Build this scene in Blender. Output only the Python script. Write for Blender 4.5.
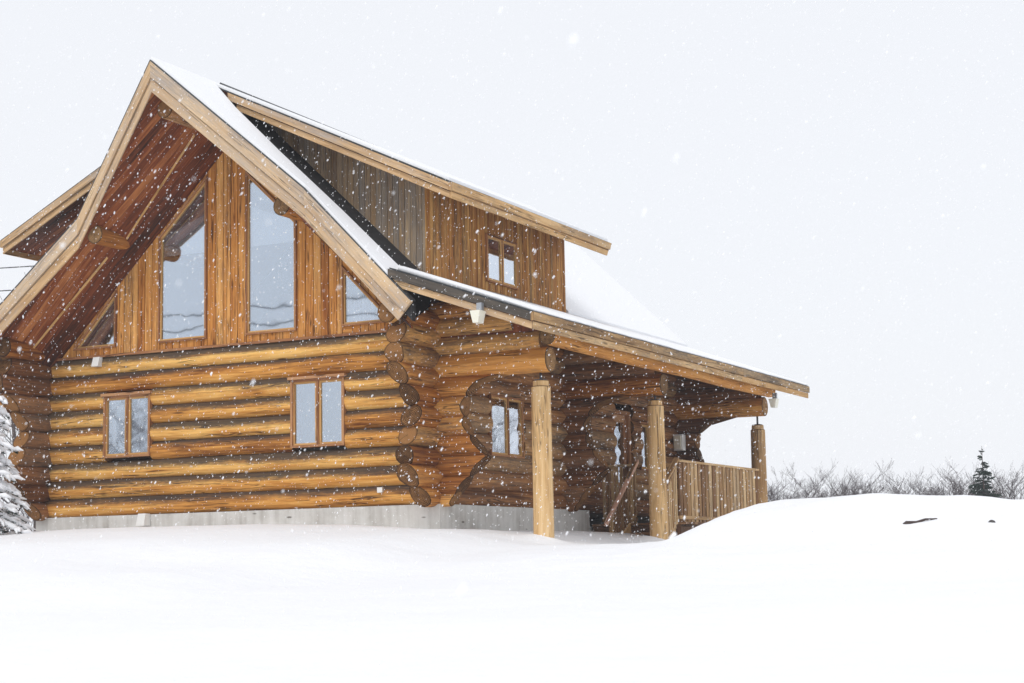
import bpy, math, random
from mathutils import Vector, Matrix, noise
PI = math.pi
R = math.radians
scene = bpy.context.scene
for o in list(bpy.data.objects):
    bpy.data.objects.remove(o)
C = scene.collection

# ------------------------------------------------------------------ camera
cam = bpy.data.cameras.new('camera'); camo = bpy.data.objects.new('camera', cam); C.objects.link(camo)
CX, CY, CZ, YAW, PIT, ROL, FPX = 12.915, -23.12, -0.913, 26.597, 7.253, -1.067, 1738.4
ya, pi_, ro = R(YAW), R(PIT), R(ROL)
fw = Vector((-math.sin(ya)*math.cos(pi_), math.cos(ya)*math.cos(pi_), math.sin(pi_)))
rt = Vector((math.cos(ya), math.sin(ya), 0)); up = rt.cross(fw)
r2 = rt*math.cos(ro) + up*math.sin(ro); u2 = up*math.cos(ro) - rt*math.sin(ro)
camo.matrix_world = Matrix(((r2.x, u2.x, -fw.x, CX), (r2.y, u2.y, -fw.y, CY), (r2.z, u2.z, -fw.z, CZ), (0, 0, 0, 1)))
cam.sensor_width = 36; cam.lens = FPX/1024*36; cam.clip_end = 3000; cam.clip_start = .1
cam.dof.use_dof = True; cam.dof.focus_distance = 27.5; cam.dof.aperture_fstop = 4.5
scene.camera = camo

# ------------------------------------------------------------------ sky, sun, exposure
SUN_EL, SUN_AZ = 48, 178          # azimuth of the sun measured clockwise from +Y: behind the camera
w = bpy.data.worlds.new('World'); scene.world = w; w.use_nodes = True
nt = w.node_tree; nt.nodes.clear()
out = nt.nodes.new('ShaderNodeOutputWorld'); bg = nt.nodes.new('ShaderNodeBackground')
sky = nt.nodes.new('ShaderNodeTexSky'); sky.sky_type = 'NISHITA'; sky.sun_disc = False
sky.sun_elevation = R(SUN_EL); sky.sun_rotation = R(SUN_AZ); sky.air_density = 1.0; sky.dust_density = 4.0; sky.ozone_density = 1.0
mx = nt.nodes.new('ShaderNodeMix'); mx.data_type = 'RGBA'; mx.inputs[0].default_value = .88
mx.inputs[7].default_value = (8.05, 8.17, 8.46, 1)      # even snow cloud
nt.links.new(sky.outputs[0], mx.inputs[6]); nt.links.new(mx.outputs[2], bg.inputs[0])
bg.inputs[1].default_value = .1
nt.links.new(bg.outputs[0], out.inputs[0])
sl = bpy.data.lights.new('sun', 'SUN'); sl.energy = 0.8; sl.angle = R(25); sl.color = (1, .97, .93)
slo = bpy.data.objects.new('sun', sl); C.objects.link(slo)
az = R(SUN_AZ)
sd = Vector((math.sin(az)*math.cos(R(SUN_EL)), math.cos(az)*math.cos(R(SUN_EL)), math.sin(R(SUN_EL))))
slo.rotation_euler = sd.to_track_quat('Z', 'Y').to_euler(); slo.location = sd*60
vs = scene.view_settings
vs.view_transform = 'Standard'; vs.look = 'None'; vs.exposure = 0.29; vs.gamma = 1; vs.use_curve_mapping = False
scene.cycles.use_denoising = True
scene.cycles.max_bounces = 8; scene.cycles.volume_bounces = 1; scene.cycles.transparent_max_bounces = 12

# ------------------------------------------------------------------ helpers
def tag(o, label=None, cat=None, group=None, kind=None):
    if label: o['label'] = label
    if cat: o['category'] = cat
    if group: o['group'] = group
    if kind: o['kind'] = kind
    return o
def empty(name, loc=(0, 0, 0), rz=0):
    o = bpy.data.objects.new(name, None); o.location = loc; o.rotation_euler = (0, 0, rz)
    o.empty_display_size = .3; C.objects.link(o); return o
def copy_tree(o, parent=None):
    c = o.copy(); C.objects.link(c)
    if parent: c.parent = parent
    for ch in list(o.children): copy_tree(ch, c)
    return c

class MB:
    """collects faces with uv (metres), a random value per piece and a material slot"""
    def __init__(s, seed=0):
        s.v = []; s.f = []; s.uv = []; s.r = []; s.m = []; s.sm = []; s.rng = random.Random(seed)
    def add(s, verts, faces, uvs, rnd=None, mat=0, smooth=False):
        b = len(s.v); rnd = s.rng.random() if rnd is None else rnd
        s.v += [tuple(p) for p in verts]; s.r += [rnd]*len(verts)
        for i, f in enumerate(faces):
            s.f.append([b+k for k in f]); s.uv.append(uvs[i]); s.m.append(mat[i] if isinstance(mat, list) else mat); s.sm.append(smooth)
    def quad(s, a, b, c, d, rnd=None, mat=0):
        a, b, c, d = map(Vector, (a, b, c, d)); L = (b-a).length; W = (d-a).length
        o = s.rng.random()*7
        if L >= W: uv = [(o, 0), (o+L, 0), (o+L, W), (o, W)]
        else: uv = [(o, 0), (o, L), (o+W, L), (o+W, 0)]
        s.add([a, b, c, d], [[0, 1, 2, 3]], [uv], rnd, mat)
    def hexa(s, p, rnd=None, mat=0):
        """8 corners: bottom ring 0-3, top ring 4-7"""
        rnd = s.rng.random() if rnd is None else rnd
        for q in ((3, 2, 1, 0), (4, 5, 6, 7), (0, 1, 5, 4), (1, 2, 6, 5), (2, 3, 7, 6), (3, 0, 4, 7)):
            s.quad(*[p[k] for k in q], rnd=rnd, mat=mat)
    def box(s, x0, x1, y0, y1, z0, z1, rnd=None, mat=0):
        s.hexa([(x0, y0, z0), (x1, y0, z0), (x1, y1, z0), (x0, y1, z0), (x0, y0, z1), (x1, y0, z1), (x1, y1, z1), (x0, y1, z1)], rnd, mat)
    def prism(s, poly, off, rnd=None, mat=0):
        """polygon (3d points) extruded by vector off"""
        off = Vector(off); poly = [Vector(p) for p in poly]; n = len(poly); rnd = s.rng.random() if rnd is None else rnd
        e = (poly[1]-poly[0]).normalized(); nn = off.normalized(); g = nn.cross(e)
        def uvp(p): return ((p-poly[0]).dot(e), (p-poly[0]).dot(g))
        top = [p+off for p in poly]
        s.add(poly, [list(range(n))[::-1]], [[uvp(p) for p in poly][::-1]], rnd, mat)
        s.add(top, [list(range(n))], [[uvp(p) for p in top]], rnd, mat)
        for i in range(n):
            s.quad(poly[i], poly[(i+1) % n], top[(i+1) % n], top[i], rnd, mat)
    def ring(s, outer, inner, n0, n1, nrm, mat=0):
        """frame between two polygons, from depth n0 to n1 along nrm; one piece of wood per side"""
        nrm = Vector(nrm); k = len(outer)
        O = [Vector(p) for p in outer]; I = [Vector(p) for p in inner]
        for i in range(k):
            j = (i+1) % k
            s.hexa([O[i]+nrm*n0, O[j]+nrm*n0, I[j]+nrm*n0, I[i]+nrm*n0, O[i]+nrm*n1, O[j]+nrm*n1, I[j]+nrm*n1, I[i]+nrm*n1], mat=mat)
    def log(s, p0, p1, r0, r1=None, seg=16, step=.3, wob=.012, cut0=None, cut1=None, flat=0.0):
        """round log; cut0/cut1(z) give the extra length of each end at height z; slot 1 is end grain"""
        p0, p1 = Vector(p0), Vector(p1); r1 = r0 if r1 is None else r1
        L = (p1-p0).length; d = (p1-p0)/L
        side = d.cross(Vector((0, 0, 1)))
        if side.length < .1: side = Vector((1, 0, 0))
        side.normalize(); upv = side.cross(d).normalized()
        n = max(2, int(L/step)+1); sd_ = s.rng.random()*100; rnd = s.rng.random(); uo = s.rng.random()*20
        V = []
        for i in range(n+1):
            t = i/n
            for k in range(seg):
                a = 2*PI*k/seg
                dirv = side*math.cos(a)+upv*math.sin(a)
                r = r0+(r1-r0)*t
                r *= 1+wob*3.0*noise.noise(Vector((t*L*.8+sd_, math.cos(a)*.7, math.sin(a)*.7)))
                off = upv*(wob*1.3*noise.noise(Vector((t*L*.45, sd_, 3)))) + side*(wob*1.0*noise.noise(Vector((t*L*.45, sd_, 9))))
                V.append(p0+d*(t*L)+dirv*r+off)
        if cut0:
            for k in range(seg): V[k] = V[k]-d*cut0(V[k].z)
        if cut1:
            for k in range(seg): V[n*seg+k] = V[n*seg+k]+d*cut1(V[n*seg+k].z)
        F = []; U = []
        for i in range(n):
            for k in range(seg):
                k2 = (k+1) % seg
                F.append([i*seg+k, i*seg+k2, (i+1)*seg+k2, (i+1)*seg+k])
                u0, u1 = uo+(V[i*seg+k]-p0).dot(d), uo+(V[(i+1)*seg+k]-p0).dot(d); v0, v1 = k/seg, (k+1)/seg
                U.append([(u0, v0), (u0, v1), (u1, v1), (u1, v0)])
        s.add(V, F, U, rnd, 0, True)
        for base, rev in ((0, False), (n*seg, True)):
            ring = V[base:base+seg]; c = sum(ring, Vector())/seg
            dd = -d if not rev else d
            mid = [c+(q-c)*.9+dd*.012 for q in ring]
            c2 = c+dd*.012
            vs_ = ring+mid+[c2]; F = []; U = []
            rr = r0
            cs = [(math.cos(2*PI*k/seg), math.sin(2*PI*k/seg)) for k in range(seg)]
            for k in range(seg):
                k2 = (k+1) % seg
                f1 = [k2, k, seg+k, seg+k2]; f2 = [seg+k2, seg+k, 2*seg]
                uA = [(cs[k2][0], cs[k2][1]), (cs[k][0], cs[k][1]), (cs[k][0]*.9, cs[k][1]*.9), (cs[k2][0]*.9, cs[k2][1]*.9)]
                uB = [(cs[k2][0]*.9, cs[k2][1]*.9), (cs[k][0]*.9, cs[k][1]*.9), (0, 0)]
                if rev: f1 = f1[::-1]; f2 = f2[::-1]; uA = uA[::-1]; uB = uB[::-1]
                F += [f1, f2]; U += [uA, uB]
            s.add(vs_, F, U, rnd, 1, False)
    def tube(s, pts, rads, seg=5, rnd=None, mat=0, smooth=True):
        pts = [Vector(p) for p in pts]; V = []; n = len(pts)
        for i, p in enumerate(pts):
            d = (pts[min(i+1, n-1)]-pts[max(i-1, 0)]).normalized()
            a = d.cross(Vector((.13, .21, 1)));
            if a.length < .15: a = d.cross(Vector((1, .1, 0)))
            a.normalize(); b = d.cross(a)
            for k in range(seg):
                t = 2*PI*k/seg; V.append(p+(a*math.cos(t)+b*math.sin(t))*rads[i])
        F = []; U = []
        for i in range(n-1):
            for k in range(seg):
                k2 = (k+1) % seg
                F.append([i*seg+k, i*seg+k2, (i+1)*seg+k2, (i+1)*seg+k])
                U.append([(i*.1, k/seg), (i*.1, (k+1)/seg), (i*.1+.1, (k+1)/seg), (i*.1+.1, k/seg)])
        F.append(list(range(seg))[::-1]); U.append([(0, 0)]*seg)
        F.append([(n-1)*seg+k for k in range(seg)]); U.append([(0, 0)]*seg)
        s.add(V, F, U, rnd, mat, smooth)
    def build(s, name, mats, parent=None, recalc=False):
        me = bpy.data.meshes.new(name); me.from_pydata(s.v, [], s.f)
        if not isinstance(mats, (list, tuple)): mats = [mats]
        for m in mats: me.materials.append(m)
        me.polygons.foreach_set('material_index', [min(i, len(mats)-1) for i in s.m])
        me.polygons.foreach_set('use_smooth', s.sm)
        ul = me.uv_layers.new(name='UVMap')
        flat = []
        for q in s.uv:
            for a in q: flat += [a[0], a[1]]
        ul.data.foreach_set('uv', flat)
        at = me.attributes.new('rnd', 'FLOAT', 'POINT'); at.data.foreach_set('value', s.r)
        me.update()
        if recalc:
            import bmesh
            bm = bmesh.new(); bm.from_mesh(me); bmesh.ops.remove_doubles(bm, verts=bm.verts, dist=1e-5)
            bmesh.ops.recalc_face_normals(bm, faces=bm.faces); bm.to_mesh(me); bm.free()
        o = bpy.data.objects.new(name, me); C.objects.link(o)
        if parent: o.parent = parent
        return o

# ------------------------------------------------------------------ materials
class N:
    def __init__(s, name):
        s.mat = bpy.data.materials.new(name); s.mat.use_nodes = True; s.t = s.mat.node_tree
        s.b = s.t.nodes['Principled BSDF']; s.out = s.t.nodes['Material Output']
    def n(s, typ, **k):
        x = s.t.nodes.new(typ)
        for a, v in k.items(): setattr(x, a, v)
        return x
    def l(s, a, b): s.t.links.new(a, b)
    def math(s, op, a, b=None, c=None, clamp=False):
        x = s.n('ShaderNodeMath', operation=op, use_clamp=clamp)
        for i, q in enumerate((a, b, c)):
            if q is None: continue
            if isinstance(q, (int, float)): x.inputs[i].default_value = q
            else: s.l(q, x.inputs[i])
        return x.outputs[0]
    def mix(s, f, a, b, mode='MIX'):
        x = s.n('ShaderNodeMix', data_type='RGBA', blend_type=mode)
        for i, q in ((0, f), (6, a), (7, b)):
            if isinstance(q, (int, float)): x.inputs[i].default_value = q
            elif isinstance(q, tuple): x.inputs[i].default_value = (*q, 1)
            else: s.l(q, x.inputs[i])
        return x.outputs[2]
    def mapping(s, vec, scale, loc=(0, 0, 0)):
        m = s.n('ShaderNodeMapping'); s.l(vec, m.inputs[0]); m.inputs['Scale'].default_value = scale; m.inputs['Location'].default_value = loc
        return m.outputs[0]
    def noise(s, vec, scale, detail=4, rough=.55, dist=0):
        x = s.n('ShaderNodeTexNoise'); s.l(vec, x.inputs['Vector']); x.inputs['Scale'].default_value = scale
        x.inputs['Detail'].default_value = detail; x.inputs['Roughness'].default_value = rough; x.inputs['Distortion'].default_value = dist
        return x.outputs['Fac']
    def ramp(s, f, pts):
        x = s.n('ShaderNodeValToRGB'); e = x.color_ramp.elements
        while len(e) < len(pts): e.new(.5)
        for i, (p, c) in enumerate(pts):
            e[i].position = p; e[i].color = (*c, 1) if len(c) == 3 else c
        s.l(f, x.inputs[0]); return x.outputs[0]
    def sstep(s, f, a, b):
        x = s.n('ShaderNodeMapRange', interpolation_type='SMOOTHSTEP'); s.l(f, x.inputs[0]); x.inputs[1].default_value = a; x.inputs[2].default_value = b
        return x.outputs[0]
    def bump(s, h, strength, dist=.02):
        b = s.n('ShaderNodeBump'); b.inputs['Strength'].default_value = strength; b.inputs['Distance'].default_value = dist
        s.l(h, b.inputs['Height']); s.l(b.outputs[0], s.b.inputs['Normal'])
    def set(s, col=None, rough=.7, spec=.3):
        if col is not None:
            if isinstance(col, tuple): s.b.inputs['Base Color'].default_value = (*col, 1)
            else: s.l(col, s.b.inputs['Base Color'])
        s.b.inputs['Roughness'].default_value = rough; s.b.inputs['Specular IOR Level'].default_value = spec
        return s.mat
    def uvr(s):
        tc = s.n('ShaderNodeTexCoord'); a = s.n('ShaderNodeAttribute', attribute_name='rnd')
        cb = s.n('ShaderNodeCombineXYZ'); s.l(s.math('MULTIPLY', a.outputs['Fac'], 37), cb.inputs[2])
        va = s.n('ShaderNodeVectorMath', operation='ADD'); s.l(tc.outputs['UV'], va.inputs[0]); s.l(cb.outputs[0], va.inputs[1])
        return va.outputs[0], a.outputs['Fac'], tc
def wood(name, dark, mid, light, grey=None, grey_amt=0.0, grain=26, var=.35, vscale=1.0, up_grey=0.0, knots=True, rough=.75):
    """weathered timber; streaks run along uv.x. grey = silver/black weathering in patches, up_grey = on the tops of logs"""
    s = N(name); uv, rnd, tc = s.uvr()
    g1 = s.noise(s.mapping(uv, (1.3, grain*vscale, 1)), 1.0, 6, .65, .3)
    g2 = s.noise(s.mapping(uv, (.5, 3.2*vscale, 1), (3, 7, 1)), 1.0, 4, .6, .4)
    g3 = s.noise(s.mapping(uv, (1.8, 48*vscale, 1)), 1.0, 4, .7)
    f = s.math('ADD', s.math('MULTIPLY', g1, .55), s.math('MULTIPLY', g2, .45))
    f = s.math('ADD', f, s.math('MULTIPLY', s.math('SUBTRACT', rnd, .5), var))
    col = s.ramp(f, [(.30, dark), (.48, mid), (.66, light)])
    ck = s.noise(s.mapping(uv, (.55, 15*vscale, 1), (5, 9, 2)), 1.0, 3, .55, .6)
    ckl = s.math('SUBTRACT', 1, s.sstep(s.math('ABSOLUTE', s.math('SUBTRACT', ck, .52)), .006, .028))
    ckl = s.math('MULTIPLY', ckl, s.sstep(s.noise(s.mapping(uv, (.9, 4*vscale, 1), (2, 4, 8)), 1.0, 2, .5), .46, .60))
    col = s.mix(s.math('MULTIPLY', s.sstep(g3, .60, .72), .42), col, tuple(c*.35 for c in dark))
    col = s.mix(s.math('MULTIPLY', ckl, .85), col, tuple(c*.2 for c in dark))
    if knots:
        vo = s.n('ShaderNodeTexVoronoi', feature='F1'); s.l(s.mapping(uv, (.9, 5*vscale, 1)), vo.inputs['Vector']); vo.inputs['Scale'].default_value = 1
        kn = s.math('SUBTRACT', 1, s.sstep(vo.outputs['Distance'], .04, .13))
        col = s.mix(s.math('MULTIPLY', kn, .75), col, tuple(c*.3 for c in dark))
    if grey:
        gn = s.noise(s.mapping(uv, (.45, 1.6*vscale, 1), (11, 2, 5)), 1.0, 5, .65, .5)
        gs = s.noise(s.mapping(uv, (1.2, 22*vscale, 1), (1, 12, 5)), 1.0, 3, .6)
        gf = s.math('ADD', s.math('MULTIPLY', gn, .75), s.math('MULTIPLY', gs, .25))
        gf = s.math('ADD', gf, s.math('MULTIPLY', s.math('SUBTRACT', rnd, .5), .22))
        if up_grey:
            ge = s.n('ShaderNodeNewGeometry'); sx = s.n('ShaderNodeSeparateXYZ'); s.l(ge.outputs['True Normal' if False else 'Normal'], sx.inputs[0])
            gf = s.math('ADD', gf, s.math('MULTIPLY', s.math('SUBTRACT', sx.outputs[2], .25), up_grey))
        sp_ = s.noise(s.mapping(uv, (9, 40*vscale, 1), (1, 2, 3)), 1.0, 3, .7)
        gm = s.sstep(s.math('ADD', gf, s.math('MULTIPLY', s.math('SUBTRACT', sp_, .5), .34)), .50-grey_amt*.3, .86-grey_amt*.20)
        col = s.mix(s.math('MULTIPLY', gm, .93), col, s.mix(gs, tuple(c*.45 for c in grey), tuple(min(1, c*1.5) for c in grey)))
    s.bump(s.math('ADD', g1, s.math('MULTIPLY', g3, .5)), .35, .015)
    return s.set(col, rough, .25)
def endgrain(name, a, b):
    s = N(name); tc0 = s.n('ShaderNodeTexCoord'); at = s.n('ShaderNodeAttribute', attribute_name='rnd')
    vr = s.n('ShaderNodeVectorRotate', rotation_type='Z_AXIS'); s.l(tc0.outputs['UV'], vr.inputs['Vector']); s.l(s.math('MULTIPLY', at.outputs['Fac'], 40), vr.inputs['Angle'])
    class _T: outputs = {'UV': vr.outputs[0]}
    tc = _T
    ln = s.n('ShaderNodeVectorMath', operation='LENGTH'); s.l(tc.outputs['UV'], ln.inputs[0])
    nz = s.noise(tc.outputs['UV'], 3, 4); d = s.math('ADD', ln.outputs['Value'], s.math('MULTIPLY', nz, .12))
    rings = s.math('MULTIPLY', s.math('ADD', s.math('SINE', s.math('MULTIPLY', d, 48)), 1), .5)
    cr = s.n('ShaderNodeSeparateXYZ'); s.l(tc.outputs['UV'], cr.inputs[0])
    crack = s.math('SUBTRACT', 1, s.sstep(s.math('ABSOLUTE', s.math('ADD', cr.outputs[0], s.math('MULTIPLY', s.math('SUBTRACT', nz, .5), .6))), .005, .05)); crack = s.math('MULTIPLY', crack, s.sstep(cr.outputs[1], -.1, .1))
    f = s.math('ADD', s.math('MULTIPLY', rings, .35), s.math('MULTIPLY', s.noise(tc.outputs['UV'], 2, 5), .65))
    f = s.math('ADD', f, s.math('MULTIPLY', s.math('SUBTRACT', at.outputs['Fac'], .5), .5))
    col = s.ramp(f, [(.25, a), (.7, b)])
    col = s.mix(s.math('MULTIPLY', crack, .8), col, (.03, .02, .012))
    col = s.mix(s.math('MULTIPLY', s.sstep(ln.outputs['Value'], .78, 1.0), .75), col, tuple(c*.4 for c in a))
    return s.set(col, .85, .2)
def plain(name, col, rough=.6, spec=.4, metal=0, amt=.15, scale=8):
    s = N(name); tc = s.n('ShaderNodeTexCoord'); nz = s.noise(tc.outputs['Object'], scale, 5)
    c = s.mix(nz, tuple(x*(1-amt) for x in col), tuple(min(1, x*(1+amt)) for x in col))
    s.b.inputs['Metallic'].default_value = metal
    return s.set(c, rough, spec)

M = {}
M['log_front'] = wood('weathered_front_log', (.15, .040, .007), (.63, .28, .055), (.93, .56, .17), grey=(.042, .036, .033), grey_amt=.74, vscale=1.0, up_grey=.52, var=.22)
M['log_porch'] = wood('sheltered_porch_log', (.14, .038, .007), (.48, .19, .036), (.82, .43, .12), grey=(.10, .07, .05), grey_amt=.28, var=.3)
M['log_dark'] = wood('shade_tinted_porch_log', (.075, .026, .010), (.24, .10, .036), (.42, .21, .085), grey=(.10, .08, .065), grey_amt=.3, var=.3)  # darker porch log: shade under porch and at left corner is in the colour
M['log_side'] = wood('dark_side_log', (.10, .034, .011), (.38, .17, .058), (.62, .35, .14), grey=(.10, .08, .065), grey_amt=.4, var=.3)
M['end'] = endgrain('log_end_grain', (.10, .055, .025), (.42, .24, .10))
M['end_dark'] = endgrain('weathered_end_grain', (.045, .020, .008), (.30, .145, .05))
M['siding'] = wood('orange_board_siding', (.24, .070, .012), (.58, .24, .05), (.80, .42, .13), grey=(.16, .08, .04), grey_amt=.12, var=.22, grain=30)
M['siding_cheek'] = wood('greyed_board_siding', (.15, .08, .035), (.42, .26, .12), (.66, .46, .25), grey=(.24, .215, .19), grey_amt=.72, var=.16, grain=30)
M['siding_dormer'] = wood('dormer_board_siding', (.11, .036, .009), (.44, .19, .045), (.74, .42, .13), grey=(.10, .065, .04), grey_amt=.16, var=.14, grain=30)
M['fascia'] = wood('weathered_tan_fascia', (.34, .20, .09), (.58, .38, .20), (.74, .55, .34), grey=(.36, .32, .29), grey_amt=.38, var=.15, grain=14)
M['fascia_black'] = wood('blackened_rake_board', (.05, .04, .032), (.10, .085, .07), (.25, .19, .13), grey=(.04, .036, .034), grey_amt=.6, var=.1, grain=14)
M['fascia_warm'] = wood('warm_tan_fascia', (.32, .17, .06), (.58, .35, .15), (.76, .53, .28), grey=(.2, .15, .11), grey_amt=.15, var=.12, grain=14)
M['fascia_dark'] = wood('dark_weathered_fascia', (.20, .11, .045), (.50, .31, .14), (.72, .50, .27), grey=(.07, .058, .05), grey_amt=.62, var=.2, grain=14)
M['post'] = wood('peeled_post_wood', (.30, .15, .055), (.66, .42, .19), (.84, .62, .35), var=.1, grain=18, vscale=1.0)
M['beam'] = wood('orange_beam_log', (.30, .11, .02), (.64, .28, .06), (.82, .46, .15), grey=(.2, .12, .07), grey_amt=.1, var=.2)
M['trim'] = wood('reddish_window_trim', (.20, .08, .035), (.36, .165, .07), (.50, .27, .13), var=.2)
M['sash'] = wood('light_window_sash', (.40, .19, .06), (.60, .34, .12), (.74, .48, .21), var=.2, knots=False)
M['darkwood'] = wood('dark_stair_wood', (.07, .035, .02), (.16, .085, .045), (.28, .16, .08), var=.3)
M['rail'] = wood('railing_wood', (.20, .10, .04), (.44, .26, .11), (.66, .45, .23), grey=(.22, .16, .11), grey_amt=.15, var=.5)
M['handrail'] = wood('salmon_handrail', (.55, .27, .17), (.72, .42, .29), (.82, .55, .42), var=.1)
def soffit_mat():
    s = N('red_brown_soffit_planks'); tc = s.n('ShaderNodeTexCoord'); sp = s.n('ShaderNodeSeparateXYZ'); s.l(tc.outputs['Object'], sp.inputs[0])
    y = s.math('MULTIPLY', sp.outputs[1], 1/.13); idx = s.math('FLOOR', y); fr = s.math('FRACT', y)
    wn = s.n('ShaderNodeTexWhiteNoise', noise_dimensions='1D'); s.l(idx, wn.inputs['W'])
    g = s.noise(s.mapping(tc.outputs['Object'], (1.6, 30, 1.6)), 1, 6, .75, .4)
    g2 = s.noise(s.mapping(tc.outputs['Object'], (.5, 3, .5)), 1, 4, .6)
    f = s.math('ADD', s.math('ADD', s.math('MULTIPLY', g, .5), s.math('MULTIPLY', g2, .4)), s.math('MULTIPLY', wn.outputs[0], .22))
    col = s.ramp(f, [(.40, (.030, .007, .002)), (.56, (.21, .050, .012)), (.78, (.56, .22, .065))])
    gap = s.math('ADD', s.sstep(fr, .0, .09), 0)
    col = s.mix(gap, (.02, .008, .005), col)
    s.bump(gap, .5, .01)
    return s.set(col, .6, .3)
M['soffit'] = soffit_mat()
M['shingle'] = plain('dark_roof_shingle', (.032, .032, .034), .9, .2, amt=.6, scale=14)
M['metal_dark'] = plain('dark_ridge_metal', (.04, .045, .05), .5, .4)
M['white'] = plain('white_painted_metal', (.78, .78, .76), .5, .4, amt=.05)
M['lampglass'] = plain('milky_lamp_lens', (.80, .78, .66), .3, .5, amt=.05)
M['grey_metal'] = plain('grey_lamp_bracket', (.35, .37, .40), .45, .5, metal=.4)
M['steel'] = plain('threaded_steel', (.10, .10, .11), .4, .5, metal=.8)
M['cream'] = plain('cream_interior_board', (.78, .76, .66), .8, .2, amt=.05, scale=2)
M['blind'] = plain('white_roller_blind', (.86, .86, .86), .8, .2, amt=.03)
M['floor'] = plain('interior_floor_board', (.18, .11, .06), .7, .2)
def curtain_mat():
    s = N('pale_patterned_curtain'); tc = s.n('ShaderNodeTexCoord')
    g = s.noise(s.mapping(tc.outputs['Object'], (22, 22, 2.5)), 1, 5, .7); v = s.noise(tc.outputs['Object'], 9, 5, .7)
    col = s.ramp(s.math('ADD', s.math('MULTIPLY', g, .6), s.math('MULTIPLY', v, .4)), [(.38, (.25, .18, .17)), (.5, (.78, .72, .72)), (.62, (.9, .88, .9))])
    return s.set(col, .9, .1)
M['curtain'] = curtain_mat()
def glass_mat(name='window_glass', tint=(.80, .885, 1.0, 1), f0=.40, f1=.85):
    s = N(name); s.t.nodes.remove(s.b)
    tr = s.n('ShaderNodeBsdfTransparent'); tr.inputs[0].default_value = (.92, .95, .96, 1)
    gl = s.n('ShaderNodeBsdfGlossy'); gl.inputs['Color'].default_value = tint; gl.inputs['Roughness'].default_value = .03
    tc = s.n('ShaderNodeTexCoord'); nz = s.noise(tc.outputs['Object'], 1.2, 2)
    b = s.n('ShaderNodeBump'); b.inputs['Strength'].default_value = .06; b.inputs['Distance'].default_value = .05; s.l(nz, b.inputs['Height']); s.l(b.outputs[0], gl.inputs['Normal'])
    mx_ = s.n('ShaderNodeMixShader'); lw = s.n('ShaderNodeLayerWeight'); lw.inputs['Blend'].default_value = .5; s.l(s.math('ADD', f0, s.math('MULTIPLY', s.math('POWER', lw.outputs['Facing'], 1.5), f1), clamp=True), mx_.inputs[0])
    s.l(tr.outputs[0], mx_.inputs[1]); s.l(gl.outputs[0], mx_.inputs[2]); s.l(mx_.outputs[0], s.out.inputs[0])
    return s.mat
M['glass'] = glass_mat()
M['glass_side'] = glass_mat('bright_mirroring_glass', (.86, .92, 1, 1), .48, .7)
def concrete():
    s = N('grey_concrete'); tc = s.n('ShaderNodeTexCoord'); o = tc.outputs['Object']
    a = s.noise(o, 1.6, 6, .65); st = s.noise(s.mapping(o, (7, 7, .5)), 1, 4, .6)
    f = s.math('ADD', s.math('MULTIPLY', a, .55), s.math('MULTIPLY', st, .45))
    col = s.ramp(f, [(.35, (.40, .38, .35)), (.5, (.58, .57, .54)), (.66, (.70, .69, .67))])
    vo = s.n('ShaderNodeTexVoronoi'); s.l(s.mapping(o, (1.3, 1.3, 4)), vo.inputs['Vector']); vo.inputs['Scale'].default_value = 1.2
    pit = s.math('SUBTRACT', 1, s.sstep(vo.outputs['Distance'], .05, .10))
    col = s.mix(s.math('MULTIPLY', pit, .8), col, (.10, .085, .07))
    s.bump(f, .3, .02)
    return s.set(col, .9, .2)
M['concrete'] = concrete()
def snow_mat(name, sc, strength, dist):
    s = N(name); tc = s.n('ShaderNodeTexCoord'); o = tc.outputs['Object']
    n1 = s.noise(o, sc, 6, .6); n2 = s.noise(o, sc*9, 3, .6)
    h = s.math('ADD', n1, s.math('MULTIPLY', n2, .12))
    col = s.mix(n2, (.85, .866, .89), (.89, .90, .92))
    s.bump(h, strength, dist)
    return s.set(col, .75, .2)
M['snow'] = snow_mat('fresh_snow', .9, .5, .12)
M['roofsnow'] = snow_mat('roof_snow', 1.5, .3, .05)
M['twig'] = plain('pale_grey_twig', (.085, .07, .072), .9, .1, amt=.3)
M['bark'] = plain('grey_brown_bark', (.085, .065, .06), .9, .1, amt=.4)
M['needle'] = plain('dark_spruce_needle', (.028, .045, .035), .8, .15, amt=.5, scale=5)
M['rock'] = plain('dark_stone', (.08, .075, .075), .9, .2, amt=.4)
M['wire'] = plain('black_cable', (.02, .02, .022), .6, .3)

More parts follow.
